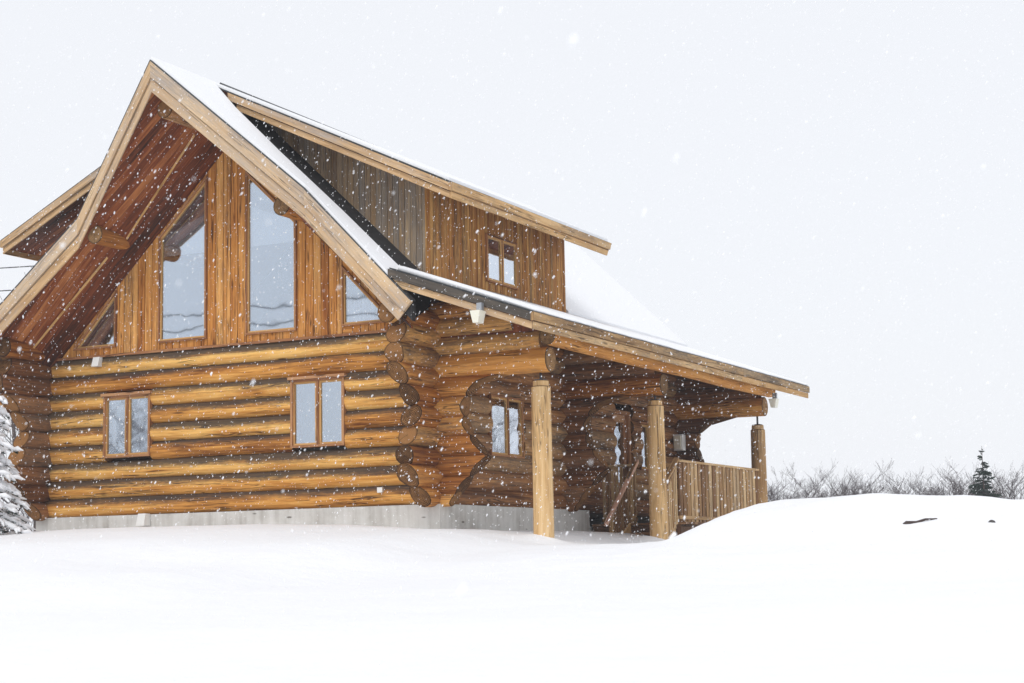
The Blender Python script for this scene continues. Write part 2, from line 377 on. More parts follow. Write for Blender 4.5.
# ------------------------------------------------------------------ ground: one sheet of snow out to the horizon
def ss(a, b, x):
    t = max(0, min(1, (x-a)/(b-a))); return t*t*(3-2*t)
BANK = [(4.25, 0), (4.45, .04), (4.6, .18), (4.75, .34), (4.92, .47), (5.12, .535), (5.3, .555), (5.6, .56), (6.1, .57), (6.7, .575), (7.2, .545), (7.8, .55), (8.4, .47), (9.5, .44), (12, .42), (20, .1)]
def lerp_tab(tab, z):
    if z <= tab[0][0]: return tab[0][1]
    for (a, b), (c, d) in zip(tab, tab[1:]):
        if z <= c: return b+(d-b)*(z-a)/(c-a)
    return tab[-1][1]
def ground_z(x, y):
    hw = -.26 - .15*ss(-2.2, .6, x) - .27*ss(.6, 2.4, x)
    t = max(0.0, -y-.4)
    lin = .085*max(0, min(t, 40)-1.2) if t > 1.2 else 0
    z = hw*(1-ss(4, 14, t)) + (-.42)*ss(4, 14, t) - lin
    if y > 9: z -= .9*ss(9, 30, y)
    # shovelled / drifted bank to the right of the porch
    cy = .5 + .10*(x-6)
    A = lerp_tab(BANK, x)
    A *= 1+.07*noise.noise(Vector((x*.7, 3.1, 0)))
    z += A*math.exp(-((y-cy)/(2.3 if y < cy else 3.2))**2)
    # small buried lumps on the bank's front
    z += .035*noise.noise(Vector((x*.55, y*.55, 1.7))) + .012*noise.noise(Vector((x*1.7, y*1.7, 4.2)))*ss(60, 10, abs(y))
    for (px, py) in ((1.8, 0), (1.8, 4.5), (1.8, 9.9)): z += .09*math.exp(-((x-px)**2+(y-py+.12)**2)/.12)
    for (px, py, a_, w_) in ((7.45, -2.0, .05, .03), (7.2, -1.8, .035, .02), (8.2, -1.72, .05, .025), (8.55, -1.9, .05, .03), (6.4, -2.1, .03, .08), (5.9, -1.2, .03, .2), (9.2, -1.2, .04, .12)): z += a_*math.exp(-((x-px)**2+(y-py)**2)/w_)
    if x > 3.5 and -5 < y < 4: z += .03*noise.noise(Vector((x*1.1, y*1.1, 9.3)))+.014*noise.noise(Vector((x*3.1, y*3.1, 2.3)))
    z += .10*noise.noise(Vector((x*.11+5, y*.11, 8.7)))*ss(2, 8, t)
    z += .075*noise.noise(Vector((x*.10+y*.12+3, y*.42-x*.16, 5.5)))*ss(1.5, 5, t)
    d = math.hypot(x, y)
    z += .9*noise.noise(Vector((x*.012, y*.012, 2)))*ss(30, 120, d)
    return z
def make_ground():
    n = 300
    def ax(c, lim):
        r = []
        for i in range(n+1):
            t = (i/n)*2-1
            r.append(c+math.copysign(abs(t)**1*12+ (abs(t)**6)*(lim-12), t))
        return r
    xs = ax(4, 420); ys = ax(-6, 420)
    V = [(x, y, ground_z(x, y)) for y in ys for x in xs]
    F = [(j*(n+1)+i, j*(n+1)+i+1, (j+1)*(n+1)+i+1, (j+1)*(n+1)+i) for j in range(n) for i in range(n)]
    me = bpy.data.meshes.new('snow_ground'); me.from_pydata(V, [], F); me.materials.append(M['snow'])
    me.polygons.foreach_set('use_smooth', [True]*len(F)); me.update()
    o = bpy.data.objects.new('snow_ground', me); C.objects.link(o)
    tag(o, kind='structure', label='deep white snow covering the ground, banked up right of the porch', cat='snow')
make_ground()

# ------------------------------------------------------------------ the cabin
W = 7.6; XC = -W/2; ZR = 6.9; SM = .95; LB = 11.5; YB = 9.9
cabin = tag(empty('log_cabin', (XC, 4, -.3)), 'two storey log cabin with steep gable, snowy roof and long side porch', 'house')
cabin_off = Vector((-XC, -4, .3))
_build = MB.build
def part(mb, name, mats, parent=None, label=None, recalc=False):
    o = mb.build(name, mats, None, recalc)
    # geometry is written in world metres; keep it there under its parent
    par = parent or cabin
    o.parent = par
    if par is cabin: o.location = cabin_off
    if label: o['label'] = label
    return o
def roofz(x): return ZR - SM*abs(x-XC)

# bracket / stub curve: how far a wall reaches out at height z
PROF = [(-.3, .22), (0, .28), (.33, .55), (.58, .80), (.655, .92), (.70, .88), (.92, .68), (1.15, .55), (1.45, .51), (1.65, .60), (1.82, .80), (1.90, 1.08), (1.93, 1.9)]
STUB = [(-.3, .30), (0, .36), (.18, .55), (.33, .78), (.62, .98), (.78, 1.0), (1.0, .88), (1.2, .78), (1.4, .66), (1.55, .66), (1.7, .82), (1.84, 1.0), (2.0, 1.18), (2.2, 1.30), (2.42, 1.24), (2.72, 1.10), (3.2, 1.0)]
def interp(tab, z):
    if z <= tab[0][0]: return tab[0][1]
    for (a, b), (c, d) in zip(tab, tab[1:]):
        if z <= c: return b+(d-b)*(z-a)/(c-a)
    return tab[-1][1]

# concrete foundation
f = MB(1)
f.box(-W-.14, .14, -.14, .14, -1.6, -.012)
f.box(-.14, .14, .14, 5.35, -1.6, -.012)
f.box(-.14, .14, 5.35, YB, -1.6, -.3)
f.box(-W-.14, -W+.14, .14, YB, -1.6, -.012)
f.box(-W+.14, -.14, YB-.2, YB, -1.6, -.012)
part(f, 'foundation', M['concrete'])

# front log wall, courses .298 m, cut for two windows
FWIN = [(-6.29, -5.31, .95, 1.985), (-2.53, -1.53, .95, 2.025)]
wl = MB(11)
nC = 9; CH = .2983
for i in range(nC):
    z = .149+CH*i; segs = [(-W-.05, .05)]
    for (x0, x1, z0, z1) in FWIN:
        if z+.05 > z0 and z-.05 < z1:
            ns = []
            for (a, b) in segs:
                if a < x0 and b > x1: ns += [(a, x0+.01), (x1-.01, b)]
                else: ns.append((a, b))
            segs = ns
    for (a, b) in segs:
        rr = .162+wl.rng.uniform(-.006, .008)
        if wl.rng.random() < .5: wl.log((a, 0, z), (b, 0, z), rr*.99, rr*1.02)
        else: wl.log((a, 0, z), (b, 0, z), rr*1.02, rr*.99)
part(wl, 'log_wall', [M['log_front'], M['end_dark']], label='front log wall with grey weathered bands')

# right side log wall: runs along y, with stubs reaching out past the front corner
SWIN = [(1.60, 2.80, .80, 1.79), (6.62, 7.50, -.2, 1.90), (7.9, 9.0, .80, 1.75)]
def side_wall(xw, seed, wins, stub_mat, wall_mat, sgn):
    a_ = MB(seed); b_ = MB(seed+1)
    zs = [.10]+[.40+.3*i for i in range(8)]+[2.76]
    for z in zs:
        rr = .165+a_.rng.uniform(-.012, .010); jit = a_.rng.uniform(-.10, .06)
        a_.log((xw, .02, z), (xw, -.3, z), rr, rr*1.03, cut1=lambda zz: interp(STUB, zz)-.3+jit, step=.25)
        segs = [(.02, YB+.08)]
        for (y0, y1, z0, z1) in wins:
            if z+.05 > z0 and z-.05 < z1:
                ns = []
                for (p, q) in segs:
                    if p < y0 and q > y1: ns += [(p, y0+.01), (y1-.01, q)]
                    else: ns.append((p, q))
                segs = ns
        for (p, q) in segs: b_.log((xw, p, z), (xw, q, z), rr, rr)
    part(a_, 'log_corner', [stub_mat, M['end_dark']], label='projecting log ends at the front corner')
    part(b_, 'log_wall', [wall_mat, M['end_dark']], label='darker log wall along the side')
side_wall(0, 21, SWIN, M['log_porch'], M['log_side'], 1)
side_wall(-W, 31, [], M['log_dark'], M['log_dark'], -1)  # left corner's deep shade comes from the darker wood colour
bk = MB(41)
for i in range(nC): bk.log((-W-.6, YB, .149+CH*i), (.05, YB, .149+CH*i), .17, .17)
part(bk, 'log_wall', [M['log_side'], M['end_dark']])

# log brackets: cross walls that reach out to carry the porch beams
def bracket(y, sgn, x0, seed, mat):
    b_ = MB(seed)
    for z in (.07, .25, .55, .85, 1.15, 1.45, 1.75):
        rr = .160+b_.rng.uniform(-.006, .006)
        b_.log((x0, y, z), (x0+sgn*.2, y, z), rr if z > .1 else .12, cut1=lambda zz: interp(PROF, zz)-.2, step=.1)
    for z, xe in ((2.37, 1.86), (2.65, 1.40), (2.93, .7)):
        b_.log((x0, y, z), (x0+sgn*xe, y, z), .165, .16)
    part(b_, 'log_bracket', [mat, M['end_dark']])
    m = MB(seed+1); m.log((x0, y, 2.07), (x0+sgn*1.97, y, 2.07), .18, .19)
    part(m, 'porch_beam', [M['beam'] if y < 1 else M['log_porch'], M['end']])
for k, y in enumerate((0, 4.5, YB)):
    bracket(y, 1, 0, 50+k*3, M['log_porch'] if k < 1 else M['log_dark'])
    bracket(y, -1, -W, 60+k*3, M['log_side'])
pl = MB(70)
pl.log((1.98, -.12, 2.40), (1.98, YB+.3, 2.40), .135, .13)
part(pl, 'porch_purlin', [M['beam'], M['end']])
pl = MB(71)
pl.log((-W-1.98, -.12, 2.40), (-W-1.98, YB+.3, 2.40), .135, .13)
part(pl, 'porch_purlin', [M['log_side'], M['end']])

# porch posts with tenon and screw jack
for k, (y, zt) in enumerate(((0, 1.66), (4.5, 1.70), (YB, 1.61))):
    p_ = MB(80+k); p_.log((1.805, y, -1.3), (1.805, y, zt), .158, .143, wob=.006, step=.35)
    po = part(p_, 'porch_post', [M['post'] if k < 2 else M['rail'], M['end']])
    t_ = MB(90+k); t_.log((1.805, y, zt-.02), (1.805, y, zt+.09), .122, .118, wob=.002)
    part(t_, 'post_tenon', [M['post'] if k < 2 else M['rail'], M['end']], parent=po)
    t_ = MB(95+k); t_.tube([(1.805, y, zt+.08), (1.805, y, 1.90)], [.02, .02], 8); t_.box(1.73, 1.88, y-.08, y+.08, zt+.10, zt+.115)
    part(t_, 'screw_jack', M['steel'], parent=po)

# gable siding: vertical boards with openings, front and back
def inset(poly, d):
    """poly: list of (s,z), counter-clockwise; returns the polygon moved inward by d"""
    n = len(poly); res = []
    A = sum(poly[i][0]*poly[(i+1) % n][1]-poly[(i+1) % n][0]*poly[i][1] for i in range(n))
    sg = 1 if A > 0 else -1
    lines = []
    for i in range(n):
        (x0, z0), (x1, z1) = poly[i], poly[(i+1) % n]
        L = math.hypot(x1-x0, z1-z0); nx, nz = -(z1-z0)/L*sg, (x1-x0)/L*sg
        lines.append((x0+nx*d, z0+nz*d, x1-x0, z1-z0))
    for i in range(n):
        x0, z0, dx0, dz0 = lines[i-1]; x1, z1, dx1, dz1 = lines[i]
        det = dx0*dz1-dz0*dx1
        t = ((x1-x0)*dz1-(z1-z0)*dx1)/det
        res.append((x0+dx0*t, z0+dz0*t))
    return res
ZW = 2.80
GW = [ [(-5.17, ZW+.02), (-4.19, ZW+.02), (-4.19, 5.53), (-5.17, 4.60)],
       [(-3.41, ZW+.02), (-2.43, ZW+.02), (-2.43, 4.60), (-3.41, 5.53)],
       [(-6.98, ZW+.02), (-6.06, ZW+.02), (-6.06, 3.79)],
       [(-1.58, ZW+.02), (-.62, ZW+.02), (-1.58, 3.79)] ]
def span_at(poly, x):
    zs = []
    for i in range(len(poly)):
        (x0, z0), (x1, z1) = poly[i], poly[(i+1) % len(poly)]
        if abs(x1-x0) < 1e-6: continue
        if min(x0, x1)-1e-6 <= x <= max(x0, x1)+1e-6: zs.append(z0+(z1-z0)*(x-x0)/(x1-x0))
    return (min(zs), max(zs)) if len(zs) >= 2 else None
def gable(y0, y1, x0, x1, zb, ztop, wins, seed, pitch=.145):
    m = MB(seed); xs = {x0, x1, XC}
    k = int((x1-x0)/pitch)
    for i in range(1, k): xs.add(x0+(x1-x0)*i/k)
    for wpoly in wins:
        for p in wpoly: xs.add(p[0])
    xs = sorted(xs); xx = [xs[0]]
    keep = {x0, x1, XC} | {p[0] for q in wins for p in q}
    for v in xs[1:]:
        if v-xx[-1] < .045:
            if v in keep: xx[-1] = v
            continue
        xx.append(v)
    for a, b in zip(xx, xx[1:]):
        g = .006; rnd = m.rng.random(); yj = m.rng.uniform(0, .006)
        aa, bb = a+g, b-g
        def seg(lo_a, lo_b, hi_a, hi_b):
            if hi_a-lo_a < .01 and hi_b-lo_b < .01: return
            P = [(aa, y0+yj, lo_a), (bb, y0+yj, lo_b), (bb, y1, lo_b), (aa, y1, lo_a), (aa, y0+yj, hi_a), (bb, y0+yj, hi_b), (bb, y1, hi_b), (aa, y1, hi_a)]
            m.hexa(P, rnd)
        hit = None
        for wpoly in wins:
            c = (a+b)/2; xsP = [p[0] for p in wpoly]
            if min(xsP) < c < max(xsP): hit = wpoly
        if hit:
            sa, sb = span_at(hit, a) or (ZW, ZW), span_at(hit, b) or (ZW, ZW)
            seg(zb, zb, sa[0], sb[0]); seg(sa[1], sb[1], max(ztop(a), sa[1]), max(ztop(b), sb[1]))
        else: seg(zb, zb, max(zb, ztop(a)), max(zb, ztop(b)))
    # dark backing felt so the board gaps stay closed
    return m
TH = .29           # vertical thickness of the main roof
zu = lambda x: roofz(x)-TH
part(gable(-.11, -.06, -7.66, .06, 2.685, lambda x: roofz(x)-.90, GW, 100), 'gable_siding', M['siding'], label='orange vertical board gable')
part(gable(YB-.02, YB+.05, -7.66, .06, 2.6, lambda x: zu(x)-.004, [], 101), 'gable_siding', M['siding_dormer'])
# sill board on top of the logs
sb_ = MB(102); sb_.box(-7.5, -.1, -.165, -.10, 2.66, 2.70); part(sb_, 'sill_board', M['trim'])
# red-brown infill above the bracket logs under the porch roof
PZ = lambda x: 2.59+.358*(2.35-x)
for yq in (0, 4.5, YB):
    inf = MB(103)
    xs = [0.0+.14*i for i in range(15)]
    for a, b in zip(xs, xs[1:]):
        ta, tb = PZ(a)-.14, PZ(b)-.14
        inf.hexa([(a+.003, yq-.09, 2.3), (b-.003, yq-.09, 2.3), (b-.003, yq-.05, 2.3), (a+.003, yq-.05, 2.3), (a+.003, yq-.09, ta), (b-.003, yq-.09, tb), (b-.003, yq-.05, tb), (a+.003, yq-.05, ta)])
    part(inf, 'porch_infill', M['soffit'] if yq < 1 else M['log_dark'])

# windows ------------------------------------------------------------------
def window(poly, P, nrm, frame=.06, depth=(-.16, .03), pane_d=-.02, mull=None, sash=.045, mats=('trim', 'sash'), blind=None, head=0, parent=None, curtain=None, blind2=None, name='window', glass='glass'):
    """poly in (s,z); P(s,z)->point on the wall plane; nrm outward"""
    nrm = Vector(nrm); m = MB(int(abs(poly[0][0])*100)+int(poly[0][1]*10))
    I = inset(poly, frame)
    m.ring([P(*q) for q in poly], [P(*q) for q in I], depth[0], depth[1], nrm)
    if head:
        s0 = min(q[0] for q in poly)-.03; s1 = max(q[0] for q in poly)+.03; z1 = max(q[1] for q in poly)
        a = P(s0, z1); b = P(s1, z1); c = P(s1, z1+head); d = P(s0, z1+head)
        m.prism([a+nrm*depth[0], b+nrm*depth[0], c+nrm*depth[0], d+nrm*depth[0]], nrm*(depth[1]-depth[0]+.035))
    wo = part(m, name, M[mats[0]])
    panes = [I]
    if mull:
        s0 = min(q[0] for q in I); s1 = max(q[0] for q in I); z0 = min(q[1] for q in I); z1 = max(q[1] for q in I)
        c = s0+(s1-s0)*mull; hw = .022
        mm = MB(3); mm.hexa([P(c-hw, z0)+nrm*depth[0], P(c+hw, z0)+nrm*depth[0], P(c+hw, z0)+nrm*(depth[1]-.012), P(c-hw, z0)+nrm*(depth[1]-.012),
                             P(c-hw, z1)+nrm*depth[0], P(c+hw, z1)+nrm*depth[0], P(c+hw, z1)+nrm*(depth[1]-.012), P(c-hw, z1)+nrm*(depth[1]-.012)])
        part(mm, 'mullion', M[mats[0]], parent=wo)
        panes = [[(s0, z0), (c-hw, z0), (c-hw, z1), (s0, z1)], [(c+hw, z0), (s1, z0), (s1, z1), (c+hw, z1)]]
    for k, q in enumerate(panes):
        sI = inset(q, sash)
        sm_ = MB(k+7); sm_.ring([P(*a) for a in q], [P(*a) for a in sI], pane_d-.03, pane_d+.022, nrm)
        part(sm_, 'sash', M[mats[1]], parent=wo)
        pm = MB(k+9); pm.prism([P(*a)+nrm*(pane_d-.006) for a in inset(sI, -.008)], nrm*.008)
        part(pm, 'pane', M[glass], parent=wo)
        if blind2:
            s0 = min(a[0] for a in sI)-.02; s1 = max(a[0] for a in sI)+.02; bm_ = MB(5); za, zb_ = blind2
            tp = lambda s_: min(zb_, roofz(s_)-1.02)
            bm_.prism([P(s0, za)-nrm*.06, P(s1, za)-nrm*.06, P(s1, tp(s1))-nrm*.06, P(s0, tp(s0))-nrm*.06], nrm*.006)
            part(bm_, 'blind', M['blind'], parent=wo)
        if blind:
            z0 = min(a[1] for a in sI)-.02; z1 = max(a[1] for a in sI); s0 = min(a[0] for a in sI)-.02; s1 = max(a[0] for a in sI)+.02
            zt = z0+(z1-z0)*blind[k]
            bm_ = MB(5); bm_.prism([P(s0, z0)+nrm*(pane_d-.07), P(s1, z0)+nrm*(pane_d-.07), P(s1, zt)+nrm*(pane_d-.07), P(s0, zt)+nrm*(pane_d-.07)], nrm*.006)
            part(bm_, 'blind', M['blind'], parent=wo)
    if curtain:
        s0, s1, z0, z1 = curtain; cm = MB(6); n = int((s1-s0)/.025)
        for i in range(n):
            a = s0+(s1-s0)*i/n; b = s0+(s1-s0)*(i+1)/n
            da, db = -.07+.015*math.sin(a*52), -.07+.015*math.sin(b*52)
            cm.hexa([P(a, z0)+nrm*da, P(b, z0)+nrm*db, P(b, z0)+nrm*(db-.004), P(a, z0)+nrm*(da-.004), P(a, z1)+nrm*da, P(b, z1)+nrm*db, P(b, z1)+nrm*(db-.004), P(a, z1)+nrm*(da-.004)])
        part(cm, 'curtain', M['curtain'], parent=wo)
    return wo
rect = lambda a: [(a[0], a[2]), (a[1], a[2]), (a[1], a[3]), (a[0], a[3])]
PF = lambda s, z: Vector((s, -.10, z))
for k, q in enumerate(FWIN):
    PFw = lambda s, z: Vector((s, -.09, z))
    window(rect(q), PFw, (0, -1, 0), frame=.035, depth=(-.22, .075), pane_d=.02, mull=.5, sash=.032, head=.045, curtain=(-5.86, -5.36, 1.0, 1.9) if k == 0 else None)
for k, q in enumerate(GW):
    window(q, PF, (0, -1, 0), frame=.028, depth=(-.10, .05), pane_d=-.0, sash=.028, blind2=(4.28, 4.95) if k < 2 else None, curtain=None if k != 3 else (-1.52, -.95, 2.87, 3.25))
PS = lambda s, z: Vector((.085, s, z))
window(rect(SWIN[0]), PS, (1, 0, 0), frame=.03, depth=(-.2, .05), pane_d=.0, mull=.55, sash=.03, glass='glass_side')
window(rect(SWIN[2]), PS, (1, 0, 0), frame=.04, depth=(-.2, .03), pane_d=-.05, mull=.5, sash=.045)
# porch door with a tall glass light
d_ = MB(120); y0, y1 = 6.62, 7.50
PD = lambda s, z: Vector((.04, s, z))
d_.ring([PD(*q) for q in rect((y0, y1, -.25, 1.9))], [PD(*q) for q in inset(rect((y0, y1, -.25, 1.9)), .07)], -.18, .05, Vector((1, 0, 0)))
door = part(d_, 'door', M['trim'])
d_ = MB(121); ir = inset(rect((y0, y1, -.25, 1.9)), .07)
s0, s1, z0, z1 = ir[0][0], ir[1][0], ir[0][1], ir[2][1]
lt = [(s0+.12, .55), (s1-.12, .55), (s1-.12, z1-.14), (s0+.12, z1-.14)]
d_.ring([PD(*q) for q in [(s0, z0), (s1, z0), (s1, z1), (s0, z1)]], [PD(*q) for q in lt], -.08, -.03, Vector((1, 0, 0)))
part(d_, 'door_leaf', M['trim'], parent=door)
d_ = MB(122); d_.prism([PD(*q)+Vector((-.06, 0, 0)) for q in lt], (.01, 0, 0)); part(d_, 'pane', M['glass'], parent=door)
d_ = MB(123); d_.tube([(.03, y0+.13, .75), (.09, y0+.13, .75), (.09, y0+.24, .75)], [.012]*3, 6); part(d_, 'handle', M['steel'], parent=door)

# interior: floors, cream ceiling lining, so the panes have a room behind them
f = MB(130); f.box(-W+.15, -.15, .2, YB-.2, -.05, 0); f.box(-W+.2, -.2, 2.6, YB-.2, 2.62, 2.72); part(f, 'interior_floor', M['floor'])
f = MB(131)
for s_ in (1, -1):
    x0, x1 = XC+s_*.1, XC+s_*3.6
    f.prism([(x0, .1, zu(x0)-.03), (x1, .1, zu(x1)-.03), (x1, 4, zu(x1)-.03), (x0, 4, zu(x0)-.03)], (0, 0, -.02))
part(f, 'ceiling_lining', M['cream'])
f = MB(132); f.box(-W+.2, -.2, 3.2, 3.26, 0, 2.6); f.box(-W+.5, -.5, 5.0, 5.06, 2.7, 4.4); part(f, 'interior_partition', M['cream'])

# ------------------------------------------------------------------ roofs
KX, KY, EX, EY, AY = 2.22, -1.13, 4.26, -1.46, -2.065
PXE, PYF = 2.364, -1.40
def P3(dx, y, s_, dz=0): return Vector((XC+s_*dx, y, ZR-SM*dx+dz))
JX = 3.56   # where the porch roof meets the main roof (distance from the ridge plane)
for s_ in (1, -1):
    poly = [(0, AY), (KX, KY), (EX, EY), (EX, EY+.10), (JX+.05, EY+.10), (JX+.05, LB), (0, LB)]
    top = [P3(a, b, s_) for a, b in poly]
    m = MB(140); m.prism(top, (0, 0, -TH+.03))
    ro_ = part(m, 'main_roof', M['shingle'], recalc=True)
    # soffit lining under the overhang
    SF, SW = -.40, -.925
    m = MB(141)
    def yfront(a): return AY+.03+(KY-AY)*min(a, KX)/KX + (EY-KY)*max(0, a-KX)/(EX-KX)
    NU, NV = 12, 6
    us = [.001+(EX-.42)*i/NU for i in range(NU+1)]
    for i in range(NU):
        for j in range(NV):
            q = []
            for (u, v) in ((us[i], j/NV), (us[i+1], j/NV), (us[i+1], (j+1)/NV), (us[i], (j+1)/NV)):
                yf = yfront(u); q.append(P3(u, yf+(-.09-yf)*v, s_, SF+(SW-SF)*v))
            m.hexa(q+[p+Vector((0, 0, .03)) for p in q])
    part(m, 'soffit', M['soffit'], parent=ro_)
    m = MB(141); q = [P3(EX-.42, EY+.03, s_, SF), P3(EX-.04, EY+.03, s_, SF), P3(EX-.04, EY+.09, s_, SF), P3(EX-.42, EY+.09, s_, SF)]
    m.hexa(q+[p+Vector((0, 0, .03)) for p in q]); part(m, 'soffit_return', M['soffit'], parent=ro_)
    m = MB(141)
    m.prism([P3(a, b, s_, -TH+.03) for a, b in ((0.001, YB+.05), (JX+.1, YB+.05), (JX+.1, LB-.03), (0.001, LB-.03))], (0, 0, -.03))
    part(m, 'rear_soffit', M['soffit'], parent=ro_)
    # pale batten down the middle of the soffit
    for (a0, a1) in ((.12, 1.70), (2.06, 3.8)):
        m = MB(142); t = .60 if a0 < 1 else .50
        def sp(a):
            yf = yfront(a); return P3(a, yf+(-.09-yf)*t, s_, SF+(SW-SF)*t-.012)
        a, b = sp(a0), sp(a1); e = Vector((0, .03, -.013)); u_ = Vector((0, 0, -.018))
        m.hexa([a, b, b+e, a+e, a+u_, b+u_, b+e+u_, a+e+u_])
        part(m, 'soffit_batten', M['sash'], parent=ro_)
    # barge boards: two tiers, mitred at the apex and at the kink
    for tier, (z0, z1, th, matn) in enumerate(((.035, -.228, .06, 'fascia'), (-.246, -.45, .025, 'fascia'))):
        m = MB(150+tier+(0 if s_ > 0 else 5))
        pts = [(0, AY), (KX, KY), (EX, EY)]
        for i in range(2):
            A, B = P3(*pts[i], s_), P3(*pts[i+1], s_)
            d = (B-A); nrm = Vector((d.y, -d.x, 0)).normalized()
            if nrm.y > 0: nrm = -nrm
            nA = nB = nrm
            endshift = Vector((-s_*.27*(-z1+.03)*1.0, 0, .0)) if i == 1 else Vector()
            es0 = Vector((-s_*.5*(-z0), 0, 0)) if i == 1 else Vector()
            es1 = Vector((-s_*.5*(-z1), 0, 0)) if i == 1 else Vector()
            def dn(p, z, e): return p+Vector((0, 0, z))+e
            n_ = Vector((0, -1, 0))*th
            b0 = Vector((0, .0, 0))
            # the cut at the eave leans square to the board
            def sl(e, z): return e+Vector((0, 0, -SM*(e.x*s_)*1.0)) if e.length else e
            e0, e1 = sl(es0, z0), sl(es1, z1)
            m.hexa([A+Vector((0, 0, z1)), B+Vector((0, 0, z1))+e1, B+Vector((0, 0, z1))+e1+n_, A+Vector((0, 0, z1))+n_,
                    A+Vector((0, 0, z0)), B+Vector((0, 0, z0))+e0, B+Vector((0, 0, z0))+e0+n_, A+Vector((0, 0, z0))+n_])
        part(m, 'barge_board', M[matn], parent=ro_)
    # thin dark drip edge over the barge
    m = MB(160)
    for i in range(2):
        A, B = P3(*pts[i], s_, .035), P3(*pts[i+1], s_, .035); n_ = Vector((0, -.065, 0)); u_ = Vector((0, 0, .022))
        m.hexa([A+Vector((0, .1, 0)), B+Vector((0, .1, 0)), B+n_, A+n_, A+Vector((0, .1, 0))+u_, B+Vector((0, .1, 0))+u_, B+n_+u_, A+n_+u_])
    part(m, 'drip_edge', M['metal_dark'], parent=ro_)
    # back barge
    m = MB(161); A, B = P3(0, LB, s_), P3(JX, LB, s_)
    m.hexa([A+Vector((0, 0, -.4)), B+Vector((0, 0, -.4)), B+Vector((0, .05, -.4)), A+Vector((0, .05, -.4)), A, B, B+Vector((0, .05, 0)), A+Vector((0, .05, 0))])
    part(m, 'barge_board', M['fascia'], parent=ro_)
    # snow: a strip in front of the dormer, and the whole slope behind it
    m = MB(162)
    def snow_sheet(poly, th, nsub=None):
        m.prism([P3(a, b, s_, .003) for a, b in poly], (0, 0, th))
    ym = -.72 if s_ > 0 else -1.05
    snow_sheet([(0, AY-.03), (KX, KY-.03), (EX-.42, EY+.02), (EX-.44, ym-.04), (2.6, ym+.02), (1.5, ym-.05), (.6, ym+.0), (0, -.5)], .11 if s_ > 0 else .05)
    part(m, 'roof_snow', M['roofsnow'], parent=ro_, recalc=True); m = MB(163)
    snow_sheet([(0, 5.48), (JX, 5.48), (JX, LB+.02), (0, LB+.02)], .11)
    part(m, 'roof_snow', M['roofsnow'], parent=ro_, recalc=True)

    # porch roof: flatter, from the foot of the dormer out over the posts
    X = lambda a: XC+s_*a
    pz = lambda a: 2.59+.358*((2.364-XC)-a)
    a0, a1 = JX, PXE-XC
    m = MB(170)
    m.prism([(X(a0), -.3, pz(a0)-.02), (X(a0+.30), PYF+.02, pz(a0+.30)-.02), (X(a1), PYF+.02, pz(a1)-.02), (X(a1), LB-.02, pz(a1)-.02), (X(a0), LB-.02, pz(a0)-.02)], (0, 0, -.10))
    pr = part(m, 'porch_roof', M['darkwood'], recalc=True)
    m = MB(171)
    m.prism([(X(a0), -.3, pz(a0)+.005), (X(a0+.30), PYF-.02, pz(a0+.30)+.005), (X(a1)+s_*.03, PYF-.02, pz(a1)-.006), (X(a1)+s_*.03, LB+.02, pz(a1)-.006), (X(a0), LB+.02, pz(a0)+.005)], (0, 0, -.022))
    part(m, 'drip_edge', M['metal_dark'], parent=pr, recalc=True)
    # rake and eave fascias, two tiers
    for tier, (z0, z1, th, mt) in enumerate(((-.02, -.142, .05, 'fascia_dark'), (-.152, -.255, .018, 'fascia'))):
        m = MB(172+tier)
        A, B = Vector((X(a0+.29), PYF, pz(a0+.29))), Vector((X(a1)-s_*.0, PYF, pz(a1)))
        n_ = Vector((0, -th, 0))
        m.hexa([A+Vector((0, 0, z1)), B+Vector((0, 0, z1)), B+n_+Vector((0, 0, z1)), A+n_+Vector((0, 0, z1)), A+Vector((0, 0, z0)), B+Vector((0, 0, z0)), B+n_+Vector((0, 0, z0)), A+n_+Vector((0, 0, z0))])
        part(m, 'rake_fascia', M['fascia_black' if tier == 0 else 'fascia'], parent=pr); m = MB(176+tier)
        y = PYF-th
        cuts = [y, 2.9, 7.4, LB]
        for c0, c1 in zip(cuts, cuts[1:]):
            g = .004
            p0, p1 = Vector((X(a1), c0+(g if c0 > y else 0), pz(a1))), Vector((X(a1), c1-(g if c1 < LB else 0), pz(a1))); e = Vector((s_*th, 0, 0))
            m.hexa([p0+Vector((0, 0, z1)), p0+e+Vector((0, 0, z1)), p1+e+Vector((0, 0, z1)), p1+Vector((0, 0, z1)), p0+Vector((0, 0, z0)), p0+e+Vector((0, 0, z0)), p1+e+Vector((0, 0, z0)), p1+Vector((0, 0, z0))])
        A2, B2 = Vector((X(a0), LB, pz(a0))), Vector((X(a1), LB, pz(a1))); n2 = Vector((0, th, 0))
        m.hexa([A2+Vector((0, 0, z1)), B2+Vector((0, 0, z1)), B2+n2+Vector((0, 0, z1)), A2+n2+Vector((0, 0, z1)), A2+Vector((0, 0, z0)), B2+Vector((0, 0, z0)), B2+n2+Vector((0, 0, z0)), A2+n2+Vector((0, 0, z0))])
        part(m, 'fascia', M['fascia_dark' if tier == 0 else 'fascia_warm'], parent=pr)
    m = MB(175)
    nr = 90; V = []; F = []; U = []
    for i in range(nr+1):
        y = PYF+.03+(LB-PYF-.05)*i/nr
        xi_ = a0+.02 if y > .25 else a0+.06+(.25-y)*.22
        t_ = .045+.03*noise.noise(Vector((y*1.3, s_*3, 0)))+.015*noise.noise(Vector((y*4.1, s_*3, 5))); lip = .02+.02*noise.noise(Vector((y*1.9, 7, s_)))
        for (a_, h_) in ((xi_, .006), (xi_, t_+.02), ((xi_+a1)/2, t_+.02), (a1-.05, t_), (a1+lip-.012, t_*.72), (a1+lip, t_*.3), (a1-.0, .006)):
            V.append((X(a_), y, pz(a_)+h_))
